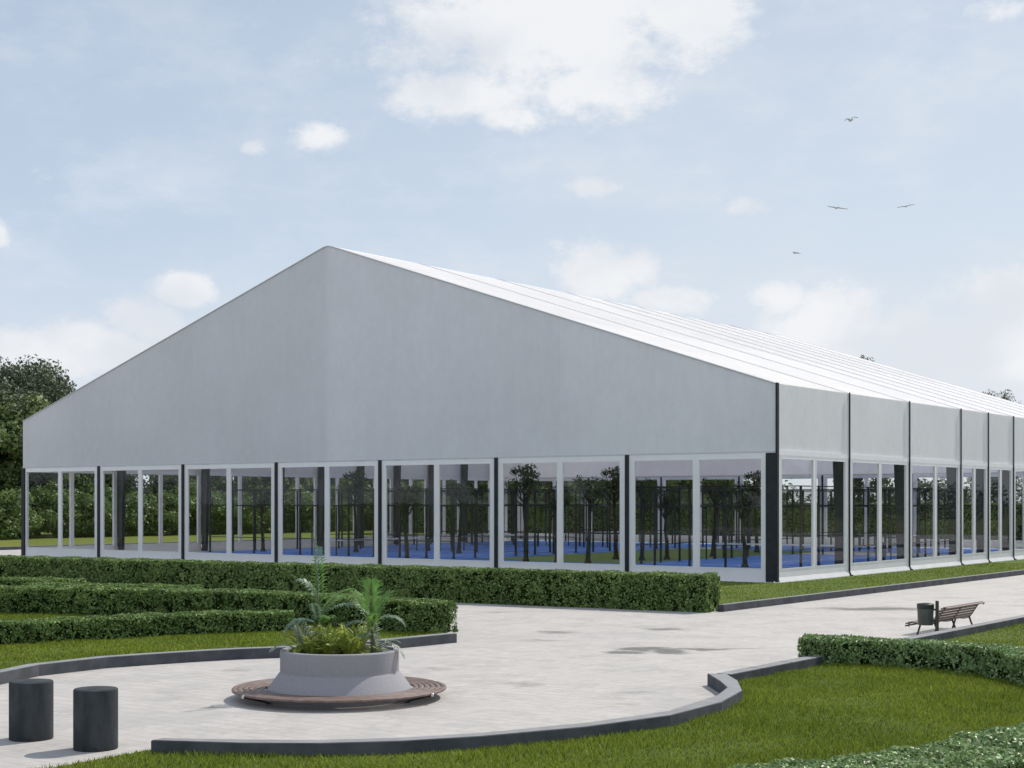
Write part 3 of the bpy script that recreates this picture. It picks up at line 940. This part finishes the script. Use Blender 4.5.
# portal frames inside
pbr('frame_grey', (.022, .024, .028), (.035, .037, .042), scale=2, rough=.5)
pbr('rafter_white', (.55, .56, .58), (.6, .6, .62), scale=2, rough=.5)
for y in side_y[1:-1]:
    for s in (0, 1):
        m = MB(); x = -.15 if s == 0 else -W + .15; o = -1 if s == 0 else 1
        a_, b_ = sorted((x, x + o * .62)); a2, b2 = sorted((x, x + o * .95))
        m.add([(x, y - .12, 0), (x + o * .34, y - .12, 0), (x + o * .6, y - .12, ZE - .35), (x, y - .12, ZE - .35),
               (x, y + .12, 0), (x + o * .34, y + .12, 0), (x + o * .6, y + .12, ZE - .35), (x, y + .12, ZE - .35)],
              [(0, 1, 2, 3), (7, 6, 5, 4), (0, 4, 5, 1), (1, 5, 6, 2), (2, 6, 7, 3), (3, 7, 4, 0)])
        m.build('column', 'frame_grey', hall)
        m = MB(); xe = x + o * .0; xr = -W / 2
        za = roof_z(xe) - .14; zb_ = ZR - .35
        m.add([(xe, y - .1, za), (xr, y - .1, zb_), (xr, y - .1, zb_ - .5), (xe, y - .1, za - .75), (xe, y + .1, za), (xr, y + .1, zb_), (xr, y + .1, zb_ - .5), (xe, y + .1, za - .75)],
              [(0, 1, 2, 3), (7, 6, 5, 4), (0, 4, 5, 1), (2, 6, 7, 3), (1, 5, 6, 2), (0, 3, 7, 4)])
        m.build('rafter', 'rafter_white', hall)
m = MB(); m.box(-W + .06, -.06, .06, L - .06, 0, .02); m.build('floor', 'hall_floor', hall)
m = MB(); m.box(-25.2, -14.6, 12.6, 36.5, .024, .03)
m.build('green_floor', 'court_green', hall)
m = MB(); m.box(-25.2, -14.6, .8, 12.5, .024, .03)
m.build('blue_floor', 'court_blue', hall)


# ------------------------------------------------------------------ racket courts inside
def make_court():
    root = tag(empty('racket_court'), 'x', 'sports court', 'racket courts inside the hall')
    s = MB(); s.box(-10.6, 10.6, -5.6, 5.6, .024, .05); o = s.build('playing_surface', 'court_blue', root)
    l = MB()
    for x0, x1, y0, y1 in [(-6.97, -6.92, -5, 5), (6.92, 6.97, -5, 5), (-6.92, 6.92, -.025, .025)]: l.box(x0, x1, y0, y1, .05, .056)
    l.build('court_lines', 'court_line', o)
    posts = [(x, y) for x in (-10, 10) for y in (-5, -3, -1, 1, 3, 5)] + [(x, y) for y in (-5, 5) for x in (-8, -6, -4, -2, 2, 4, 6, 8)]
    p0 = None
    for x, y in posts:
        h = 4.0
        if p0 is None:
            m = MB(); m.bbox(-.05, .05, -.05, .05, 0, 1, .006); m.bbox(-.12, .12, -.12, .12, 0, .004, .001); p = p0 = m.build('post', 'court_steel', root)
        else:
            p = p0.copy(); COL.objects.link(p); p.parent = root
        p.location = (x, y, .05); p.scale = (1, 1, h)
    m = MB()
    for y in (-5, 5):
        for z in (1.0, 3.0, 4.0):
            for a, b in ((-10, -1.0), (1.0, 10)) if z < 3 else ((-10, 10),):
                m.box(a, b, y - .025, y + .025, z + .01, z + .06)
    for x in (-10, 10):
        for z in (3.0, 4.0): m.box(x - .025, x + .025, -5, 5, z + .012, z + .062)
    for y in (-5, 5):
        for x in (-1, 1): m.box(x - .03, x + .03, y - .03, y + .03, .05, 3)
    m.build('rail', 'court_steel', root)
    for x in (-10, 10):
        g = MB(); g.box(x - .006, x + .006, -4.94, 4.94, .08, 3.0); g.build('glass_wall', 'court_glass', root)
        g = MB(); g.add([(x, -4.95, 3.06), (x, 4.95, 3.06), (x, 4.95, 4.0), (x, -4.95, 4.0)], [(0, 1, 2, 3)]); g.build('mesh_fence', 'wire_mesh', root)
    for y in (-5, 5):
        for a, b in ((-9.9, -6.05), (6.05, 9.9)):
            g = MB(); g.box(a, b, y - .006, y + .006, .08, 3.0); g.build('glass_wall', 'court_glass', root)
        g = MB(); g.add([(-5.95, y, .1), (-1.05, y, .1), (-1.05, y, 3.0), (-5.95, y, 3.0)], [(0, 1, 2, 3)])
        g.add([(1.05, y, .1), (5.95, y, .1), (5.95, y, 3.0), (1.05, y, 3.0)], [(0, 1, 2, 3)])
        g.add([(-9.95, y, 3.06), (9.95, y, 3.06), (9.95, y, 4.0), (-9.95, y, 4.0)], [(0, 1, 2, 3)])
        g.build('mesh_fence', 'wire_mesh', root)
    n = MB()
    n.add([(0, -5, .06), (0, 5, .06), (0, 5, .92), (0, -5, .92)], [(0, 1, 2, 3)]); nt = n.build('net', 'wire_mesh', root)
    t = MB(); t.box(-.02, .02, -4.96, 4.96, .88, .97); t.build('net_tape', 'net_tape', nt)
    for y in (-5.02, 5.02):
        t = MB(); t.bbox(-.07, .07, y - .07, y + .07, .05, 1.15, .01); t.build('net_post', 'court_steel', nt)
    return root


proto = make_court()
spots = [(-8.9, 20.5, R(90), 'large blue racket court right behind the corner bays, running back along the side wall'), (-36.0, 17, 0, 'blue racket court behind the left half of the gable glazing, with its white net tape'),
         (-36, 29.5, 0, 'second blue racket court along the left long wall'),
         (-12.5, 42.5, 0, 'blue racket court at the right back corner of the hall'), (-36, 42, 0, 'blue racket court at the left back corner of the hall')]
for i, (x, y, r, lab) in enumerate(spots):
    c = proto if i == 0 else copy_tree(proto)
    wx, wy = HW(x, y); c.location = (wx, wy, 0); c.rotation_euler = (0, 0, YAW + r); c['label'] = lab

# slim trees standing inside the hall
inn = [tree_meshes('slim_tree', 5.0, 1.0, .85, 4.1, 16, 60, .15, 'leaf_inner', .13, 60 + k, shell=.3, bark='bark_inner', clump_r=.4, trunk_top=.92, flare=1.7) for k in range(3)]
where = {7: 'seen in the last gable bay at the corner', 6: 'seen in the second gable bay from the corner', 5: 'seen in the fifth gable bay from the left', 4: 'seen in the middle gable bay', 3: 'seen in the third gable bay from the left'}
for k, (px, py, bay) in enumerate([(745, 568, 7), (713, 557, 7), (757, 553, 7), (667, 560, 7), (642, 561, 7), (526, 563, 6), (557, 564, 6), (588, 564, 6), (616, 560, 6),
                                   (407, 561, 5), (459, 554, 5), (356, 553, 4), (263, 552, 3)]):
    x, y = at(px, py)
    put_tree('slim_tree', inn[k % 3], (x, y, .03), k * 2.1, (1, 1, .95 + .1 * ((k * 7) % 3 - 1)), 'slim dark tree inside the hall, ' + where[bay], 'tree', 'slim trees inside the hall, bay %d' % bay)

# ------------------------------------------------------------------ round planter with ring bench
PX, PY = -2.893, 25.45
pl = tag(empty('planter', (PX, PY, 0)), 'round grey concrete planter with a flared foot, full of palms and ferns', 'planter')
m = MB(); m.lathe([(1.215, 0), (1.215, .15), (1.20, .18), (1.012, .435), (.997, .45), (.993, .465), (.993, .80), (.985, .815), (.972, .822), (.915, .822), (.902, .815), (.90, .80), (.90, .55)], 120, smooth=False)
m.build('bowl', 'planter_concrete', pl)
m = MB(); m.lathe([(0, .70), (.3, .69), (.6, .67), (.905, .65)], 32); m.build('soil', 'soil', pl)
rb = tag(empty('ring_bench', (PX, PY, 0)), 'ring bench of brown concentric slats around the round planter', 'bench')
NS = 6
for i in range(NS):
    r0 = 1.245 + i * .0935; r1 = r0 + .073
    m = MB(); m.lathe([(r0, .152), (r1, .152), (r1 + .004, .157), (r1 + .004, .182), (r1 - .004, .19), (r0 + .004, .19), (r0 - .002, .184), (r0 - .002, .157)], 96, closed=True)
    m.build('slat', 'bench_wood', rb)
for k in range(5):
    a = R([-28, -142, 32, 92, 152][k])
    m = MB()
    c, s = math.cos(a), math.sin(a)
    m.tube([(1.22 * c, 1.22 * s, .135), (1.78 * c, 1.78 * s, .135)], .016, 6)
    leg = m.build('bracket', 'bench_iron', rb)
    m = MB()
    m.tube([(1.72 * c, 1.72 * s, .13), (1.60 * c, 1.60 * s, .10), (1.42 * c, 1.42 * s, .05), (1.32 * c, 1.32 * s, .012)], [.016, .018, .02, .024], 6)
    m.lathe([(0, 0), (.06, 0), (.06, .012), (0, .012)], 10, (1.32 * c, 1.32 * s, 0))
    m.build('leg', 'bench_iron', rb)
    m = MB(); m.bbox(1.812 * c - .022, 1.812 * c + .022, 1.812 * s - .022, 1.812 * s + .022, .135, .183, .006); m.build('clamp', 'bolt_steel', leg)


def frond(base, az_, el, length, nleaf, leaflen, droop, lw=.012, fold=.5, cup=.35, seed=0, start=.25):
    """a feather leaf: rachis tube points and a list of leaflet faces"""
    r = random.Random(seed)
    d = Vector((math.cos(az_) * math.cos(el), math.sin(az_) * math.cos(el), math.sin(el)))
    pts = [Vector(base)]; n = 14; cur = d.copy()
    for i in range(n):
        cur = (cur + Vector((0, 0, -droop / n * (1 + i / n)))).normalized(); pts.append(pts[-1] + cur * length / n)
    side = d.cross(Vector((0, 0, 1)))
    side = side.normalized() if side.length > .05 else Vector((1, 0, 0))
    fs = []; vs = []
    for i in range(nleaf):
        t = start + (1 - start) * i / (nleaf - 1); k = min(int(t * n), n - 1); p = pts[k].lerp(pts[k + 1], t * n - k)
        tg = (pts[k + 1] - pts[k]).normalized(); up = side.cross(tg).normalized()
        if up.z < 0 and abs(up.z) > .2: up = -up
        ll = leaflen * (math.sin(math.pi * min(1, (t - start) / (1 - start) * .8 + .2)) ** .6) * r.uniform(.85, 1.1)
        for s in (-1, 1):
            dd = (tg * (fold * (1 + .6 * (t - start)) + r.uniform(-.06, .06)) + side * s + up * (cup + r.uniform(-.08, .08))).normalized()
            e = p + dd * ll + Vector((0, 0, -ll * .34)); mdl = p + dd * ll * .5
            wv = tg.cross(dd).cross(dd).normalized() * lw
            o = len(vs); vs += [p, mdl + wv, e, mdl - wv]; fs.append((o, o + 1, o + 2, o + 3))
    return pts, vs, fs


def palm(name, loc, stem_h, fr, label, mats_, cat='palm', group=None, trunk_r=.025):
    e = tag(empty(name, loc), label, cat, group)
    m = MB()
    for k in range(2 if stem_h > .1 else 0):
        o = (.02 * k, .015 * k)
        m.tube([(o[0], o[1], 0), (o[0] * 1.5, o[1], stem_h * .5), (o[0] * .5, o[1] * .5, stem_h)], [trunk_r * 1.2, trunk_r, trunk_r * .7], 8)
    if m.v: m.build('stem', 'palm_stem', e)
    for i, (a, el, ln, nl, ll, dr, hh, mt, fo) in enumerate(fr):
        pts, vs, fs = frond((0, 0, hh), a, el, ln, nl, ll, dr, seed=i, lw=.015, fold=fo, cup=.25)
        mb = MB(); mb.tube(pts, [.009 * (1 - .6 * j / len(pts)) for j in range(len(pts))], 5, mi=1, cap=False)
        mb.add(vs, fs, 0)
        mb.build('frond', [mt, 'palm_stem'], e)
    return e


g, b = 'palm_grey', 'palm_bright'
P1 = (PX - .36, PY + .15, .66)
# az measured from +X anticlockwise (-90 = towards the viewer)
palm('palm', P1, .75, [
    (R(200), R(86), 1.62, 20, .27, .05, .62, g, 1.0),
    (R(100), R(80), 1.3, 18, .26, .3, .62, b, .9),
    (R(172), R(72), .62, 18, .34, 1.0, .85, g, .6),
    (R(-8), R(46), .95, 20, .34, 1.1, .66, g, .5),
    (R(15), R(62), .80, 15, .22, .9, .70, b, .8),
    (R(192), R(40), .66, 20, .36, 1.3, .52, g, .5),
    (R(-150), R(48), .55, 18, .28, 1.2, .50, g, .6),
    (R(-60), R(60), .62, 14, .22, 1.1, .45, b, .7),
    (R(60), R(55), .85, 16, .22, .8, .60, b, .7),
    (R(-100), R(70), .60, 14, .20, .9, .50, g, .7)], 'taller palm on the left of the round planter, with one frond pointing straight up', None, 'palm', None)
P2 = (PX + .54, PY - .12, .66)
palm('palm', P2, .62, [
    (R(95), R(84), .82, 19, .46, .1, .50, b, 1.5),
    (R(150), R(66), .70, 18, .42, .3, .50, b, 1.5),
    (R(30), R(66), .70, 18, .42, .3, .50, b, 1.5),
    (R(5), R(48), .62, 18, .30, 1.3, .56, g, .6),
    (R(175), R(45), .50, 16, .28, 1.3, .52, g, .6),
    (R(-70), R(66), .48, 12, .26, .7, .42, b, 1.2),
    (R(-110), R(45), .42, 12, .18, 1.0, .34, g, .7),
    (R(-5), R(58), .75, 18, .17, 2.1, .10, 'fern_pale', .5)], 'bright green fan-shaped palm on the right of the round planter, on a thin dark stem', None, 'palm', None, .013)
rr = random.Random(4)
fern_spots = [(-.62, .0, 0), (-.45, -.25, 0), (-.25, -.1, 0), (-.12, -.33, 0), (.05, -.05, 0), (.18, -.30, 0), (.33, -.1, 0), (-.3, .35, 0), (.15, .3, 0), (.60, .22, 1), (.32, .45, 1), (-.62, -.1, 1)]
lab_f = ['yellow-green fern at the left end inside the round planter', 'yellow-green fern at the front left rim of the planter', 'tall yellow-green fern at the foot of the left palm', 'yellow-green fern at the middle of the front rim of the planter',
         'yellow-green fern in the very middle of the planter between both palms', 'yellow-green fern at the front rim, just left of the thin dark palm stem', 'yellow-green fern close behind the thin dark stem of the right palm', 'yellow-green fern at the back of the planter behind the left palm',
         'yellow-green fern at the back of the planter behind the right palm', 'pale drooping fern at the right end of the planter', 'pale drooping fern at the back right of the planter', 'pale drooping fern hanging over the left rim of the planter']
for k, (x, y, ty) in enumerate(fern_spots):
    e = tag(empty('fern', (PX + x, PY + y, .67)), lab_f[k], 'fern', 'yellow-green ferns in the planter' if ty == 0 else 'pale ferns in the planter')
    for j in range(9):
        a = 2 * math.pi * (j + rr.random() * .7) / 9
        pts, vs, fs = frond((0, 0, 0), a, R(rr.uniform(52, 86)), rr.uniform(.42, .72) * (1 if ty == 0 else 1.1), 15, .13, rr.uniform(.6, 1.5) + ty * .3, lw=.019, fold=.7, cup=.15, seed=k * 10 + j, start=.12)
        mb = MB(); mb.tube(pts, [.005] * len(pts), 4, mi=1, cap=False); mb.add(vs, fs, 0)
        mb.build('frond', ['fern' if ty == 0 else 'fern_pale', 'palm_stem'], e)

# ------------------------------------------------------------------ bollards
for (x, y, rad, lab) in [(-6.68, 21.05, .297, 'dark grey stone cylinder bollard nearest the left edge'), (-5.55, 20.2, .29, 'dark grey stone cylinder bollard second from the left edge')]:
    m = MB(); m.lathe([(0, 0), (rad - .008, 0), (rad, .01), (rad, .785), (rad - .004, .797), (rad - .014, .805), (0, .807)], 64)
    o = m.build('bollard', 'bollard_stone'); o.location = (x, y, .004)
    tag(o, lab, 'bollard', 'stone bollards')
    for p in o.data.polygons:
        if len(p.vertices) > 2: pass

# ------------------------------------------------------------------ slatted bench beside the right kerb
bx, by = 10.50, 36.93            # foot of the back's top edge at the near end
be = tag(empty('park_bench', (bx, by, .004), YAW), 'brown slatted park bench with curled back, beside the litter bin', 'bench')
# local: x negative = towards the plaza (front), y = along the bench
prof = [(-.93, .20), (-.945, .25), (-.90, .295), (-.80, .305), (-.70, .295), (-.60, .285), (-.50, .28), (-.40, .285), (-.31, .31), (-.24, .37), (-.19, .44), (-.145, .51), (-.10, .58), (-.055, .645), (0, .69), (.06, .70), (.105, .665)]
BL = 2.75
for j, ((x0, z0), (x1, z1)) in enumerate(zip(prof[:-1], prof[1:])):
    dx_, dz_ = x1 - x0, z1 - z0; ln = math.hypot(dx_, dz_); tx, tz = dx_ / ln, dz_ / ln; nx_, nz_ = -tz, tx
    g0 = .15 * ln; t_ = .026
    a = (x0 + tx * g0, z0 + tz * g0); c = (x1 - tx * g0, z1 - tz * g0)
    q = [a, c, (c[0] + nx_ * t_, c[1] + nz_ * t_), (a[0] + nx_ * t_, a[1] + nz_ * t_)]
    vs = [(x, 0, z) for x, z in q] + [(x, BL, z) for x, z in q]
    m = MB(); m.add(vs, [(3, 2, 1, 0), (4, 5, 6, 7), (0, 1, 5, 4), (1, 2, 6, 5), (2, 3, 7, 6), (3, 0, 4, 7)])
    m.build('slat', 'bench_wood_grey', be, bevel=.004)
for y in (.14, BL / 2, BL - .14):
    m = MB()
    pth = [(x + .02, y, z - .012) for x, z in prof]
    m.tube(pth, .014, 6)
    fr_ = m.build('side_frame', 'bench_wood_grey', be)
    m = MB(); m.tube([(-.62, y, .25), (-.66, y, .12), (-.70, y, 0)], .024, 6); m.build('leg', 'bench_iron', fr_)
    m = MB(); m.tube([(-.26, y, .32), (-.20, y, .15), (-.12, y, 0)], .024, 6); m.build('leg', 'bench_iron', fr_)

# litter bin on its post
lb = tag(empty('litter_bin', (10.27, 36.6, .004), YAW), 'dark green round litter bin hung on a post at the near end of the bench', 'litter bin')
m = MB(); m.bbox(-.035, .035, -.035, .035, 0, .90, .01); m.lathe([(0, .0), (.1, 0), (.1, .012), (0, .012)], 16); m.build('post', 'bin_dark', lb)
m = MB(); c = (-.29, 0, 0)
m.lathe([(0, .30), (.17, .30), (.18, .31), (.195, .70), (.195, .705), (.185, .705), (.17, .34), (0, .34)], 32, c); body = m.build('bucket', 'bin_metal', lb)
m = MB(); m.lathe([(.196, .70), (.204, .70), (.206, .80), (.198, .815), (.15, .83), (.14, .82), (.18, .80), (.19, .705)], 32, c, closed=True); m.build('rim', 'bin_dark', lb)
m = MB(); m.box(-.11, -.04, -.03, .03, .40, .44); m.box(-.10, -.04, -.03, .03, .66, .70); m.build('bracket', 'bin_dark', lb)


# ------------------------------------------------------------------ gulls
def gull(px, py, Y, span, rz, bank, flap, label, tail=True):
    x = (px - 512) / F * Y; z = CH + (HZ - py) / F * Y
    e = tag(empty('gull', (x, Y, z), rz), label, 'bird', 'gulls in the sky'); e.rotation_euler = (0, bank, rz)
    b = MB()
    prof_ = [(-.26, .002), (-.20, .03), (-.1, .055), (.02, .065), (.12, .055), (.19, .04), (.24, .042), (.28, .03), (.31, .008)]
    b.tube([(0, yv, 0) for yv, r in prof_], [r for yv, r in prof_], 8)
    b.add([(-.03, -.2, .0), (.03, -.2, .0), (.07, -.36, 0), (-.07, -.36, 0), (-.03, -.2, .012), (.03, -.2, .012), (.07, -.36, .008), (-.07, -.36, .008)], [(0, 1, 2, 3), (7, 6, 5, 4), (0, 4, 5, 1), (1, 5, 6, 2), (2, 6, 7, 3), (3, 7, 4, 0)])
    b.add([(-.012, .30, -.008), (.012, .30, -.008), (0, .36, -.012), (0, .30, .012)], [(0, 1, 2), (1, 3, 2), (3, 0, 2)], 1)
    b.build('body', ['bird_grey', 'bird_bill'], e)
    for s in (-1, 1):
        m = MB(); h = span / 2
        st_ = [(0.0, .13, -.10, 0.02), (.35 * h, .17, -.07, flap * h), (.6 * h, .14, -.03, flap * h * 1.05), (.85 * h, .03, -.06, flap * h * .7), (h, -.10, -.13, flap * h * .35)]
        for d, y1, y0, z_ in st_: m.v += [(s * (d + .03), y1, z_), (s * (d + .03), y0, z_), (s * (d + .03), y0, z_ - .012), (s * (d + .03), y1, z_ - .02)]
        for i in range(4):
            o = i * 4
            for q in range(4):
                m.f.append((o + q, o + (q + 1) % 4, o + 4 + (q + 1) % 4, o + 4 + q)); m.mi.append(1 if i == 3 else 0); m.sm.append(True)
        m.f.append((16, 17, 18, 19)); m.mi.append(1); m.sm.append(False)
        m.build('wing', ['bird_grey', 'bird_dark'], e)


gull(851, 120.5, 120, 1.25, R(24), R(-17), .34, 'highest gull in the sky with raised wings, banking')
gull(837, 208, 110, 1.5, R(12), R(5), .06, 'gull gliding level, left of the pair of the same height')
gull(906, 206.5, 135, 1.45, R(-15), R(-8), .10, 'gull gliding on the right of the pair, farthest right')
gull(796, 253, 150, 1.0, R(35), R(4), .08, 'smallest and lowest gull, above the roof slope')
